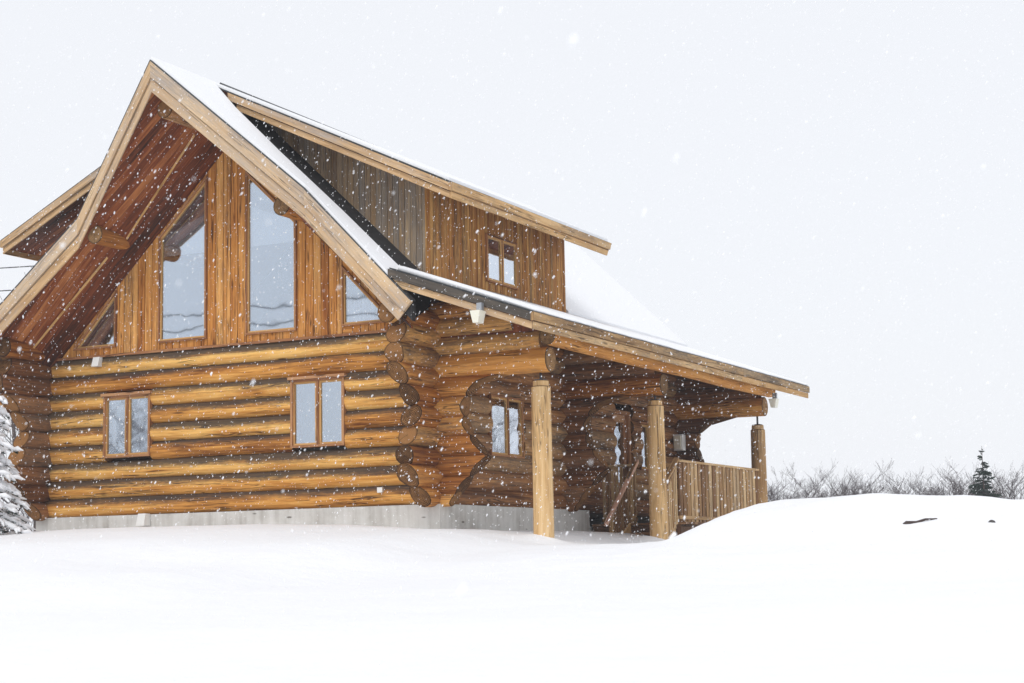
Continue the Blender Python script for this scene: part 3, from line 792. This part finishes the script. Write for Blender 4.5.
    for i in range(nr):
        for k in range(7):
            k2 = (k+1) % 7; F.append([i*7+k, i*7+k2, (i+1)*7+k2, (i+1)*7+k]); U.append([(0, 0)]*4)
    F += [list(range(7)), [nr*7+k for k in range(7)]]; U += [[(0, 0)]*7]*2
    m.add(V, F, U, .5, 0, True)
    part(m, 'roof_snow', M['roofsnow'], parent=pr, recalc=True)

    # shed dormer ------------------------------------------------------
    DXW, DXE = 3.567, 4.407       # wall and eave, measured from the ridge plane
    DYF, DYB, DY0, DY1 = -.52, 5.44, .266, 5.37
    ds = (ZR-4.777)/DXE
    dz = lambda a: ZR+.02-ds*a
    m = MB(180)
    m.prism([(X(0), DYF+.02, dz(0)-.005), (X(DXE), DYF+.02, dz(DXE)-.005), (X(DXE), DYB, dz(DXE)-.005), (X(0), DYB, dz(0)-.005)], (0, 0, -.14))
    dr = part(m, 'dormer_roof', M['soffit'], recalc=True)
    m = MB(181)
    m.prism([(X(0), DYF-.04, dz(0)+.022), (X(DXE)+s_*.05, DYF-.04, dz(DXE)+.022-.02), (X(DXE)+s_*.05, DYB+.03, dz(DXE)+.002), (X(0), DYB+.03, dz(0)+.022)], (0, 0, -.024))
    part(m, 'drip_edge', M['metal_dark'], parent=dr, recalc=True)
    for tier, (z0, z1, th) in enumerate(((-.005, -.128, .06), (-.142, -.24, .022))):
        m = MB(182+tier); n_ = Vector((0, -th, 0)); V3 = lambda z: Vector((0, 0, z))
        a_s = .35 if tier == 0 else .5
        A, B = Vector((X(a_s), DYF, dz(a_s))), Vector((X(DXE), DYF, dz(DXE)))
        m.hexa([A+V3(z1), B+V3(z1), B+n_+V3(z1), A+n_+V3(z1), A+V3(z0), B+V3(z0), B+n_+V3(z0), A+n_+V3(z0)])
        part(m, 'rake_fascia', M['fascia'], parent=dr); m = MB(188+tier)
        e = Vector((s_*th, 0, 0)); p0, p1 = Vector((X(DXE), DYF-th+.012, dz(DXE))), Vector((X(DXE), DYB, dz(DXE)))
        lean = Vector((0, -.06, 0))
        m.hexa([p0+V3(z1), p0+e+V3(z1), p1+e+V3(z1)+lean*(tier+1), p1+V3(z1)+lean*(tier+1), p0+V3(z0), p0+e+V3(z0), p1+e+V3(z0)+lean*tier, p1+V3(z0)+lean*tier])
        part(m, 'fascia', M['fascia_warm'], parent=dr)
    m = MB(185)
    m.prism([(X(0), DYF, dz(0)+.024), (X(DXE-.02), DYF, dz(DXE)+.026), (X(DXE-.02), DYB+.02, dz(DXE)+.026), (X(0), DYB+.02, dz(0)+.024)], (0, 0, .06))
    part(m, 'roof_snow', M['roofsnow'], parent=dr, recalc=True)
    # cheek wall (front) as vertical boards
    m = MB(186); n = 34
    dzu = lambda a: dz(a)-.15
    for i in range(n):
        q0, q1 = DXW*i/n+.004, DXW*(i+1)/n-.004
        l0, l1 = ZR-SM*q0-.02, ZR-SM*q1-.02; h0, h1 = dzu(q0), dzu(q1)
        if h1-l1 < .02: continue
        h0 = max(h0, l0+.005); yj = m.rng.uniform(0, .008)
        xa, xb = X(q0), X(q1)
        m.hexa([(xa, DY0+yj, l0), (xb, DY0+yj, l1), (xb, DY0+.05, l1), (xa, DY0+.05, l0), (xa, DY0+yj, h0), (xb, DY0+yj, h1), (xb, DY0+.05, h1), (xa, DY0+.05, h0)])
    part(m, 'dormer_cheek', M['siding_cheek'])
    m = MB(187); ny = 58; wy0, wy1, wz0, wz1 = 2.22, 3.36, 3.74, 4.55
    zb_, zt_ = ZR-SM*DXW-.05, dzu(DXW)
    ys = sorted({DY0+(DY1-DY0)*i/ny for i in range(ny+1)} | {wy0, wy1}); yy = [ys[0]]
    for v in ys[1:]:
        if v-yy[-1] < .035:
            if v in (wy0, wy1, DY1): yy[-1] = v
            continue
        yy.append(v)
    xo = X(DXW); xi = X(DXW-.05)
    for y0, y1 in zip(yy, yy[1:]):
        rr = m.rng.random(); xj = xo-s_*m.rng.uniform(0, .008)
        def bd(za, zc): m.box(min(xj, xi), max(xj, xi), y0+.004, y1-.004, za, zc, rr)
        if s_ > 0 and wy0-.001 < (y0+y1)/2 < wy1: bd(zb_, wz0); bd(wz1, zt_)
        else: bd(zb_, zt_)
    part(m, 'dormer_wall', M['siding_dormer'])
    m = MB(188); q = DY1-.05
    m.prism([(X(0.3), q, ZR-SM*.3-.1), (X(DXW-.02), q, zb_), (X(DXW-.02), q, zt_), (X(.3), q, dzu(.3))], (0, .03, 0))
    part(m, 'dormer_cheek', M['siding_dormer'])
    if s_ > 0:
        window(rect((wy0, wy1, wz0, wz1)), lambda s, z: Vector((XC+DXW, s, z)), (1, 0, 0), frame=.03, depth=(-.10, .03), pane_d=-.0, mull=.5, sash=.035, glass='glass_side')
# ridge cap, bare of snow over the dormers
m = MB(190); m.prism([(XC-.10, -.3, ZR+.03), (XC+.10, -.3, ZR+.03), (XC, -.3, ZR+.135)], (0, 5.0, -.03)); part(m, 'ridge_cap', M['metal_dark'], recalc=True)

# purlin logs that carry the overhang
for s_ in (1, -1):
    m = MB(200+s_); x, z, y = (XC+1.66, 4.66, -.98) if s_ > 0 else (XC-1.88, 4.54, -1.14)
    m.log((x, 3, z), (x, y, z), .15, .155); part(m, 'roof_purlin', [M['log_porch'], M['end']])
    m = MB(210+s_); x = XC+s_*3.70
    m.log((x, 2, 2.80), (x, -1.25, 2.80), .16, .165); part(m, 'roof_purlin', [M['log_porch'], M['end_dark']])
m = MB(205); m.log((XC, 3, 6.25), (XC, -1.75, 6.25), .15, .15); part(m, 'roof_purlin', [M['log_side'], M['end_dark']])

# small fittings on the walls
def flood(x, y, z, big=1.0):
    m = MB(1); m.box(x-.045*big, x+.045*big, y-.03, y+.04, z+.02, z+.17*big); o = part(m, 'floodlight', M['grey_metal'])
    m = MB(2); a, b, h = .065*big, .088*big, .16*big
    m.hexa([(x-a*.7, y-.16*big, z-h), (x+a*.7, y-.16*big, z-h), (x+a*.7, y+.02, z-h), (x-a*.7, y+.02, z-h), (x-b, y-.18*big, z+.03), (x+b, y-.18*big, z+.03), (x+b, y+.03, z+.03), (x-b, y+.03, z+.03)])
    part(m, 'lamp_head', M['lampglass'], parent=o)
flood(1.59, -1.50, 2.60, .9); flood(2.24, 9.72, 2.16, .9)
m = MB(3); m.box(.16, .34, 9.52, 9.72, 1.26, 1.58); o = part(m, 'wall_lamp', M['white']); m = MB(4); m.box(.18, .32, 9.48, 9.52, 1.29, 1.55); part(m, 'lamp_glass', M['lampglass'], parent=o)
m = MB(5); m.hexa([(-6.47, -.27, 2.50), (-6.33, -.27, 2.50), (-6.33, -.15, 2.50), (-6.47, -.15, 2.50), (-6.47, -.22, 2.66), (-6.33, -.22, 2.66), (-6.33, -.15, 2.66), (-6.47, -.15, 2.66)]); part(m, 'junction_box', M['white'])
m = MB(6); m.hexa([(-5.46, -.32, -.20), (-5.29, -.32, -.20), (-5.29, -.15, -.20), (-5.46, -.15, -.20), (-5.45, -.27, .0), (-5.30, -.27, .0), (-5.30, -.15, .0), (-5.45, -.15, .0)]); part(m, 'vent_hood', M['white'])
m = MB(7); m.box(-.92, -.83, -.20, -.16, .19, .27); part(m, 'outlet_box', M['white'])

# porch deck, stairs and railings
m = MB(220); n = 30
for i in range(n):
    y0 = 5.40+(YB-5.40)*i/n; m.box(.16, 1.95, y0+.004, y0+(YB-5.40)/n-.004, -.30, -.26)
deck = part(m, 'porch_deck', M['darkwood'])
m = MB(221); m.box(1.80, 1.85, 5.42, YB-.02, -.52, -.30); m.box(.17, 1.80, 5.42, 5.47, -.52, -.305); part(m, 'deck_joist', M['darkwood'], parent=deck)
m = MB(222)
for k in range(5):
    z = -.26-.17*(k+1)+.0; y = 5.40-.27*k
    m.box(.92, 1.72, y-.28, y-.0, z-.04, z)
st = part(m, 'stairs', M['darkwood'])
m = MB(223)
for x in (.88, 1.72):
    m = MB(223)
    m.hexa([(x, 3.9, -1.35), (x+.04, 3.9, -1.35), (x+.04, 5.4, -.55), (x, 5.4, -.55), (x, 3.9, -1.1), (x+.04, 3.9, -1.1), (x+.04, 5.4, -.26), (x, 5.4, -.26)])
    part(m, 'stringer', M['post'], parent=st)
def railing(A, B, h, nb, mat, seed, topw=.07, slat=.034):
    A, B = Vector(A), Vector(B); m = MB(seed); d = B-A; e = Vector((d.x, d.y, 0)).normalized(); sN = Vector((-e.y, e.x, 0))
    def bar(p, q, w_, t): 
        u_ = Vector((0, 0, t)); m.hexa([p-sN*w_, q-sN*w_, q+sN*w_, p+sN*w_, p-sN*w_+u_, q-sN*w_+u_, q+sN*w_+u_, p+sN*w_+u_])
    bar(A+Vector((0, 0, h-.04)), B+Vector((0, 0, h-.04)), topw/2, .04)
    bar(A+Vector((0, 0, .05)), B+Vector((0, 0, .05)), .022, .06)
    for i in range(nb):
        p = A+d*((i+.5)/nb); r_ = slat/2; z0, z1 = .0, h-.04
        m.hexa([p-e*r_-sN*.015+Vector((0, 0, z0)), p+e*r_-sN*.015+Vector((0, 0, z0)), p+e*r_+sN*.015+Vector((0, 0, z0)), p-e*r_+sN*.015+Vector((0, 0, z0)),
                p-e*r_-sN*.015+Vector((0, 0, z1)), p+e*r_-sN*.015+Vector((0, 0, z1)), p+e*r_+sN*.015+Vector((0, 0, z1)), p-e*r_+sN*.015+Vector((0, 0, z1))])
    return part(m, 'porch_railing', M[mat])
railing((1.82, 5.43, -.26), (1.82, YB-.15, -.26), 1.09, 23, 'rail', 230, slat=.135)
railing((.86, 5.85, -.26), (.18, 5.85, -.26), 1.07, 8, 'rail', 231, topw=.14, slat=.05)
ra = railing((.86, 4.55, -1.2), (.86, 5.80, -.15), 1.0, 11, 'rail', 232, slat=.04)
m = MB(233)
q = .87; m.hexa([(q-.03, 4.42, -.32), (q+.03, 4.42, -.32), (q+.03, 5.88, .82), (q-.03, 5.88, .82), (q-.03, 4.42, -.25), (q+.03, 4.42, -.25), (q+.03, 5.88, .89), (q-.03, 5.88, .89)])
part(m, 'handrail', M['handrail'], parent=ra)
rb = railing((1.80, 4.62, -.95), (1.80, 5.40, -.26), 1.06, 9, 'rail', 234, slat=.05)
m = MB(235)
m.hexa([(1.755, 4.40, .08), (1.845, 4.40, .08), (1.845, 5.45, .82), (1.755, 5.45, .82), (1.755, 4.40, .13), (1.845, 4.40, .13), (1.845, 5.45, .87), (1.755, 5.45, .87)]); part(m, 'handrail', M['rail'], parent=rb)

# ------------------------------------------------------------------ trees
def branchy(m, rng, p, d, L, r, depth, spread=.55):
    n = 4; pts = [p]; rads = [r]; q = p.copy(); dd = d.copy()
    for i in range(n):
        dd = (dd+Vector((rng.uniform(-1, 1), rng.uniform(-1, 1), rng.uniform(-.3, .6)))*.16).normalized()
        q = q+dd*(L/n); pts.append(q.copy()); rads.append(max(.004, r*(1-.6*(i+1)/n)))
    m.tube(pts, rads, 6 if depth > 2 else 3)
    if depth <= 0: return
    k = rng.randint(3, 5) if depth > 1 else rng.randint(3, 6)
    for _ in range(k):
        t = rng.uniform(.25, 1); i = min(n-1, int(t*n)); b = pts[i].lerp(pts[i+1], t*n-i)
        ax = Vector((rng.uniform(-1, 1), rng.uniform(-1, 1), rng.uniform(-.1, .5))).normalized()
        nd = (dd*(1-spread)+ax*spread+Vector((0, 0, .18))).normalized()
        branchy(m, rng, b, nd, L*rng.uniform(.45, .7), r*.5, depth-1, spread)
protos = []
for k in range(5):
    rng = random.Random(900+k); root = empty('bare_tree')
    tr = MB(k); H = 1.4; q = Vector((0, 0, 0)); pts = [Vector((0, 0, -.4))]; rr = [.07]
    lean = Vector((rng.uniform(-.15, .15), rng.uniform(-.15, .15), 1)).normalized()
    for i in range(6): q = q+lean*.55+Vector((rng.uniform(-.06, .06), rng.uniform(-.06, .06), 0)); pts.append(q.copy()); rr.append(.06*(1-i/6.5))
    tr.tube(pts, rr, 6); tr.build('trunk', M['bark'], root)
    cr = MB(k+20)
    for i in range(22):
        t = rng.uniform(.06, 1); j = min(5, int(t*6)); b = pts[j].lerp(pts[j+1], t*6-j)
        a = rng.uniform(0, 2*PI); up_ = rng.uniform(.5, 1.3)
        branchy(cr, rng, b, Vector((math.cos(a), math.sin(a), up_)).normalized(), rng.uniform(.7, 1.4), .017, 2)
    cr.build('crown', M['twig'], root)
    protos.append(root)
rng = random.Random(77); used = set()
spots = [(-14+i*.22+rng.uniform(-.3, .3), 52+rng.uniform(-3.5, 6)) for i in range(62)] + [(rng.uniform(-24, 14), 58+rng.uniform(0, 9)) for i in range(40)] + [(rng.uniform(14, 42), rng.uniform(44, 62)) for i in range(26)]
for i, (x, y) in enumerate(spots):
    k = i % 5; o = protos[k] if k not in used else copy_tree(protos[k]); used.add(k)
    s_ = rng.uniform(.62, 1.02)*(.9 if y < 58 else 1.12)*(1.4 if x > 14 else 1); o.location = (x, y, ground_z(x, y)); o.rotation_euler = (0, 0, rng.uniform(0, 6.28)); o.scale = (s_*1.1, s_*1.1, s_)
    tag(o, 'leafless grey bush tree in the hazy thicket beyond the snow bank', 'tree', 'bare trees in the far thicket')
for i, (x, y, s_, lab) in enumerate(((-33.5, 27.5, 2.3, 'taller bare tree behind the left edge of the cabin roof, nearest the frame edge'), (-35.8, 31, 2.0, 'slimmer bare tree standing just behind the taller one left of the cabin'))):
    o = copy_tree(protos[i+1]); o.location = (x, y, ground_z(x, y)); o.scale = (s_, s_, s_*1.05); o.rotation_euler = (0, 0, i*2.1); tag(o, lab, 'tree'); del o['group']

for i, (x, y) in enumerate(((-22, -19), (-24.5, -20.5), (-27, -21), (-20.5, -22), (-29, -18), (-25, -25))):
    o = copy_tree(protos[i % 5]); s_ = 1.55+.2*(i % 3); o.location = (x, y, ground_z(x, y)); o.scale = (s_, s_, s_); o.rotation_euler = (0, 0, i*1.3)
    tag(o, 'tall bare tree out of frame, mirrored in the lower windows of the gable', 'tree', 'trees mirrored in the front windows')
for i, (x, y) in enumerate(((12, 25), (14.5, 27), (10, 28), (17, 29), (13, 31), (15.5, 24))):
    o = copy_tree(protos[i % 5]); s_ = 1.5+.15*(i % 3); o.location = (x, y, ground_z(x, y)); o.scale = (s_, s_, s_); o.rotation_euler = (0, 0, i*1.7)
    tag(o, 'bare tree out of frame to the right, mirrored in the porch windows', 'tree', 'trees mirrored in the porch windows')
def spruce(name, h, rbase, seed, snow, loc, label, whorls=22, first=.1):
    rng = random.Random(seed); root = empty(name, loc); tag(root, label, 'tree')
    t = MB(seed); t.tube([(0, 0, -.3), (0, 0, h*.5), (0, 0, h)], [.035*h*.5, .02*h*.5, .004], 7); t.build('trunk', M['bark'], root)
    c = MB(seed+1); sn = MB(seed+2)
    for wv in range(whorls):
        f_ = wv/(whorls-1); R_ = rbase*(1-f_)**.85+.04
        nb = rng.randint(6, 9) if f_ < .8 else 4
        for b in range(nb):
            z = h*(first+(.97-first)*min(1, max(0, f_+rng.uniform(-.6, .6)/whorls))); a = rng.uniform(0, 2*PI); L = R_*rng.uniform(.65, 1.15); droop = rng.uniform(.25, .6) if snow else rng.uniform(-.1, .3)
            ca, sa = math.cos(a), math.sin(a); pts = []
            for i in range(6):
                u = i/5; pts.append(Vector((ca*L*u, sa*L*u, z-droop*L*u*u+(.12*L*u if not snow else 0)+(.10*L*max(0, u-.7) if snow else 0))))
            c.tube(pts, [.012*(1-.6*i/5)+.003 for i in range(6)], 4)
            # needled twigs
            nt_ = max(10, int(L*64)) if snow else max(12, int(L*44))
            for k in range(nt_):
                u = rng.uniform(.12, 1); i = min(4, int(u*5)); p = pts[i].lerp(pts[i+1], u*5-i)
                s2 = rng.choice((-1, 1)); l2 = (.10+.16*(1-u))*min(1, L*1.3)*rng.uniform(.6, 1.2)*(.8 if snow else 1.7)
                dv = Vector((ca*.7-sa*s2*.8, sa*.7+ca*s2*.8, rng.uniform(-.75, .1))).normalized()
                wv_ = Vector((rng.uniform(-1, 1), rng.uniform(-1, 1), rng.uniform(-1, 1))).cross(dv).normalized()*(.012 if snow else .034)
                c.add([p-wv_, p+wv_, p+dv*l2+wv_*.3, p+dv*l2-wv_*.3], [[0, 1, 2, 3]], [[(0, 0), (1, 0), (1, 1), (0, 1)]])
            if snow:
                # snow lying along the bough and on its side fingers
                n = 6; pp = [q+Vector((0, 0, .025)) for q in pts[1:]]
                rad = [.030+.038*rng.random()*min(1, L*2) for _ in pp]; rad[-1] = .014
                sn.tube(pp, rad, 6)
                for k in range(max(3, int(L*12))):
                    u = rng.uniform(.3, 1); i = min(4, int(u*5)); p = pts[i].lerp(pts[i+1], u*5-i); s2 = rng.choice((-1, 1))
                    dv = Vector((ca*.8-sa*s2*.7, sa*.8+ca*s2*.7, rng.uniform(-.45, .05))).normalized(); l2 = rng.uniform(.10, .26)*min(1, L*1.6)
                    sn.tube([p+Vector((0, 0, .02)), p+dv*l2*.5+Vector((0, 0, .03)), p+dv*l2+Vector((0, 0, .0))], [.026, .034*rng.uniform(.7, 1.3), .010], 6)
    c.build('crown', M['needle'], root)
    if snow: sn.build('branch_snow', M['roofsnow'], root)
    return root
spruce('spruce_tree', 3.6, .90, 301, False, (.92, 35.6, -.95), 'small dark pointed spruce standing alone beyond the snow bank', whorls=24, first=.04)
spruce('spruce_tree', 3.1, .86, 303, True, (-6.70, -2.60, ground_z(-6.70, -2.60)), 'snow laden spruce in front of the left cabin corner', whorls=15, first=.06)
o = spruce('spruce_tree', 1.7, .95, 305, False, (-.35, 37.2, -.95), 'low wide spruce at the foot of the pointed one, to its left', whorls=9, first=.08)
o = spruce('spruce_tree', 1.6, .9, 307, False, (2.0, 36.6, -.95), 'low wide spruce at the foot of the pointed one, to its right', whorls=9, first=.08)

# ------------------------------------------------------------------ things poking out of the snow bank
def on_ground(u, x, y): return Vector((x, y, ground_z(x, y)+u))
m = MB(310); pts = [on_ground(-.03, 7.58, -1.95), on_ground(.012, 7.63, -1.90), on_ground(.002, 7.73, -1.80), on_ground(.022, 7.82, -1.72), on_ground(.005, 7.92, -1.55)]
m.tube(pts, [.02, .026, .018, .014, .008], 7); tag(m.build('fallen_branch', M['bark']), 'short dark stick half buried in the snow bank on the right', 'branch')
import bmesh
def rock(x, y, r, seed, label):
    bm = bmesh.new(); bmesh.ops.create_icosphere(bm, subdivisions=3, radius=r)
    for v in bm.verts: v.co *= 1+.35*noise.noise(v.co/r*1.1+Vector((seed, 0, 0))); v.co.z *= .7
    me = bpy.data.meshes.new('rock'); bm.to_mesh(me); bm.free(); me.materials.append(M['rock'])
    o = bpy.data.objects.new('rock', me); C.objects.link(o); o.location = (x, y, ground_z(x, y)); tag(o, label, 'rock')
rock(8.62, -1.75, .045, 2, 'small dark stone showing through the snow bank, right of the stick')

# ------------------------------------------------------------------ overhead power lines
def wire(a, b, sag, label):
    a, b = Vector(a), Vector(b); n = 40
    pts = [a.lerp(b, i/n)-Vector((0, 0, sag*4*(i/n)*(1-i/n))) for i in range(n+1)]
    m = MB(1); m.tube(pts, [.022]*(n+1), 5); tag(m.build('power_line', M['wire']), label, 'cable', 'overhead power lines')
wire((-70, 18, 11.3), (-23, 31, 11.0), .3, 'upper of two black cables crossing behind the left edge of the cabin')
wire((-70, 18, 10.4), (-23, 31, 10.1), .3, 'lower of two black cables crossing behind the left edge of the cabin')

for z_, lab in ((5.95, 'upper of two cables strung in front of the cabin, mirrored in the tall gable windows'), (5.50, 'lower of two cables strung in front of the cabin, mirrored in the tall gable windows')):
    a, b = Vector((-55, -15, z_+.5)), Vector((45, -15, z_+.5)); m = MB(1)
    m.tube([a.lerp(b, i/60)-Vector((0, 0, 2*(i/60)*(1-i/60)*1.0)) for i in range(61)], [.022]*61, 5)
    tag(m.build('power_line', M['wire']), lab, 'cable', 'cables in front of the cabin')
for x_, lab in ((-55, 'utility pole far off to the left, out of frame, carrying the front cables'), (45, 'utility pole far off to the right, out of frame, carrying the front cables')):
    p2 = tag(empty('utility_pole', (x_, -15.17, ground_z(x_, -15))), lab, 'utility pole'); m = MB(2); m.tube([(0, 0, -1), (0, 0, 9.8)], [.15, .11], 10); m.build('shaft', M['bark'], p2)
pole = tag(empty('utility_pole', (-23, 31.15, ground_z(-23, 31))), 'tall wooden utility pole hidden behind the cabin, carrying the two cables', 'utility pole')
m = MB(2); m.tube([(0, 0, -1), (0, 0, 12.3)], [.15, .11], 10); m.build('shaft', M['bark'], pole)
m = MB(3); m.box(-.06, .06, -.9, .9, 11.7, 11.82); m.build('crossarm', M['bark'], pole)

# ------------------------------------------------------------------ falling snow
def flakes():
    rng = random.Random(5); V = []; F = []
    o6 = [Vector(q) for q in ((1, 0, 0), (0, 1, 0), (-1, 0, 0), (0, -1, 0), (0, 0, 1), (0, 0, -1))]
    f8 = ((0, 1, 4), (1, 2, 4), (2, 3, 4), (3, 0, 4), (1, 0, 5), (2, 1, 5), (3, 2, 5), (0, 3, 5))
    cam_p = Vector((CX, CY, CZ)); cnt = 0
    while cnt < 150000:
        p = Vector((rng.uniform(-13, 18), rng.uniform(-22, 13), rng.uniform(-2.4, 8.2)))
        if p.z < ground_z(p.x, p.y)+.05: continue
        dc = (p-cam_p).length
        if dc < 3.2 or (dc < 8 and rng.random() < .75): continue
        if -W-.3 < p.x < .3 and -.4 < p.y < YB+.3 and p.z < roofz(p.x)+.2: continue
        if -.4 < p.x < 2.5 and p.y > .5 and p.z > 1.9: continue
        if -W-2.5 < p.x < 2.4 and -1.5 < p.y < LB and p.z > 2.4: 
            if p.y > -.4 or abs(p.x-XC) < 4.4: 
                if p.z < 7.1 and p.y > -1.5: continue
        if cnt > 149100:
            p = cam_p+Vector((rng.uniform(-1, 1), rng.uniform(-1, 1), rng.uniform(-1, 1))).normalized()*rng.uniform(2.2, 4.5)
            if p.z < ground_z(p.x, p.y)+.1: cnt += 1; continue
        r = .0023+.0044*rng.random()**3
        if rng.random() < .012: r *= 1.9
        ax = Vector((rng.gauss(0, .25)-.55, rng.gauss(0, .25)-.2, -1)).normalized(); el = rng.uniform(1.1, 2.6)
        b = len(V)
        for q in o6:
            q = q*rng.uniform(.75, 1.2)*r; V.append(p+q+ax*(q.dot(ax)*(el-1)))
        for t in f8: F.append((b+t[0], b+t[1], b+t[2]))
        cnt += 1
    me = bpy.data.meshes.new('snowflakes'); me.from_pydata(V, [], F); me.materials.append(M['flake']); me.update()
    o = bpy.data.objects.new('snowflakes', me); C.objects.link(o); tag(o, 'falling snowflakes drifting across the whole view', 'snow', kind='stuff')
M['flake'] = plain('snowflake', (.92, .93, .95), .8, .1, amt=.01)
flakes()

# ------------------------------------------------------------------ hazy air
def haze():
    m = MB(1); m.box(-440, 440, -440, 440, -12, 15.5)
    s = N('haze_air'); s.t.nodes.remove(s.b); v = s.n('ShaderNodeVolumePrincipled')
    v.inputs['Color'].default_value = (.93, .95, 1, 1); v.inputs['Density'].default_value = .0008; v.inputs['Anisotropy'].default_value = .2
    s.l(v.outputs[0], s.out.inputs['Volume'])
    o = m.build('haze', s.mat, recalc=True); tag(o, 'pale snowy haze in the air', 'haze', kind='stuff')
haze()
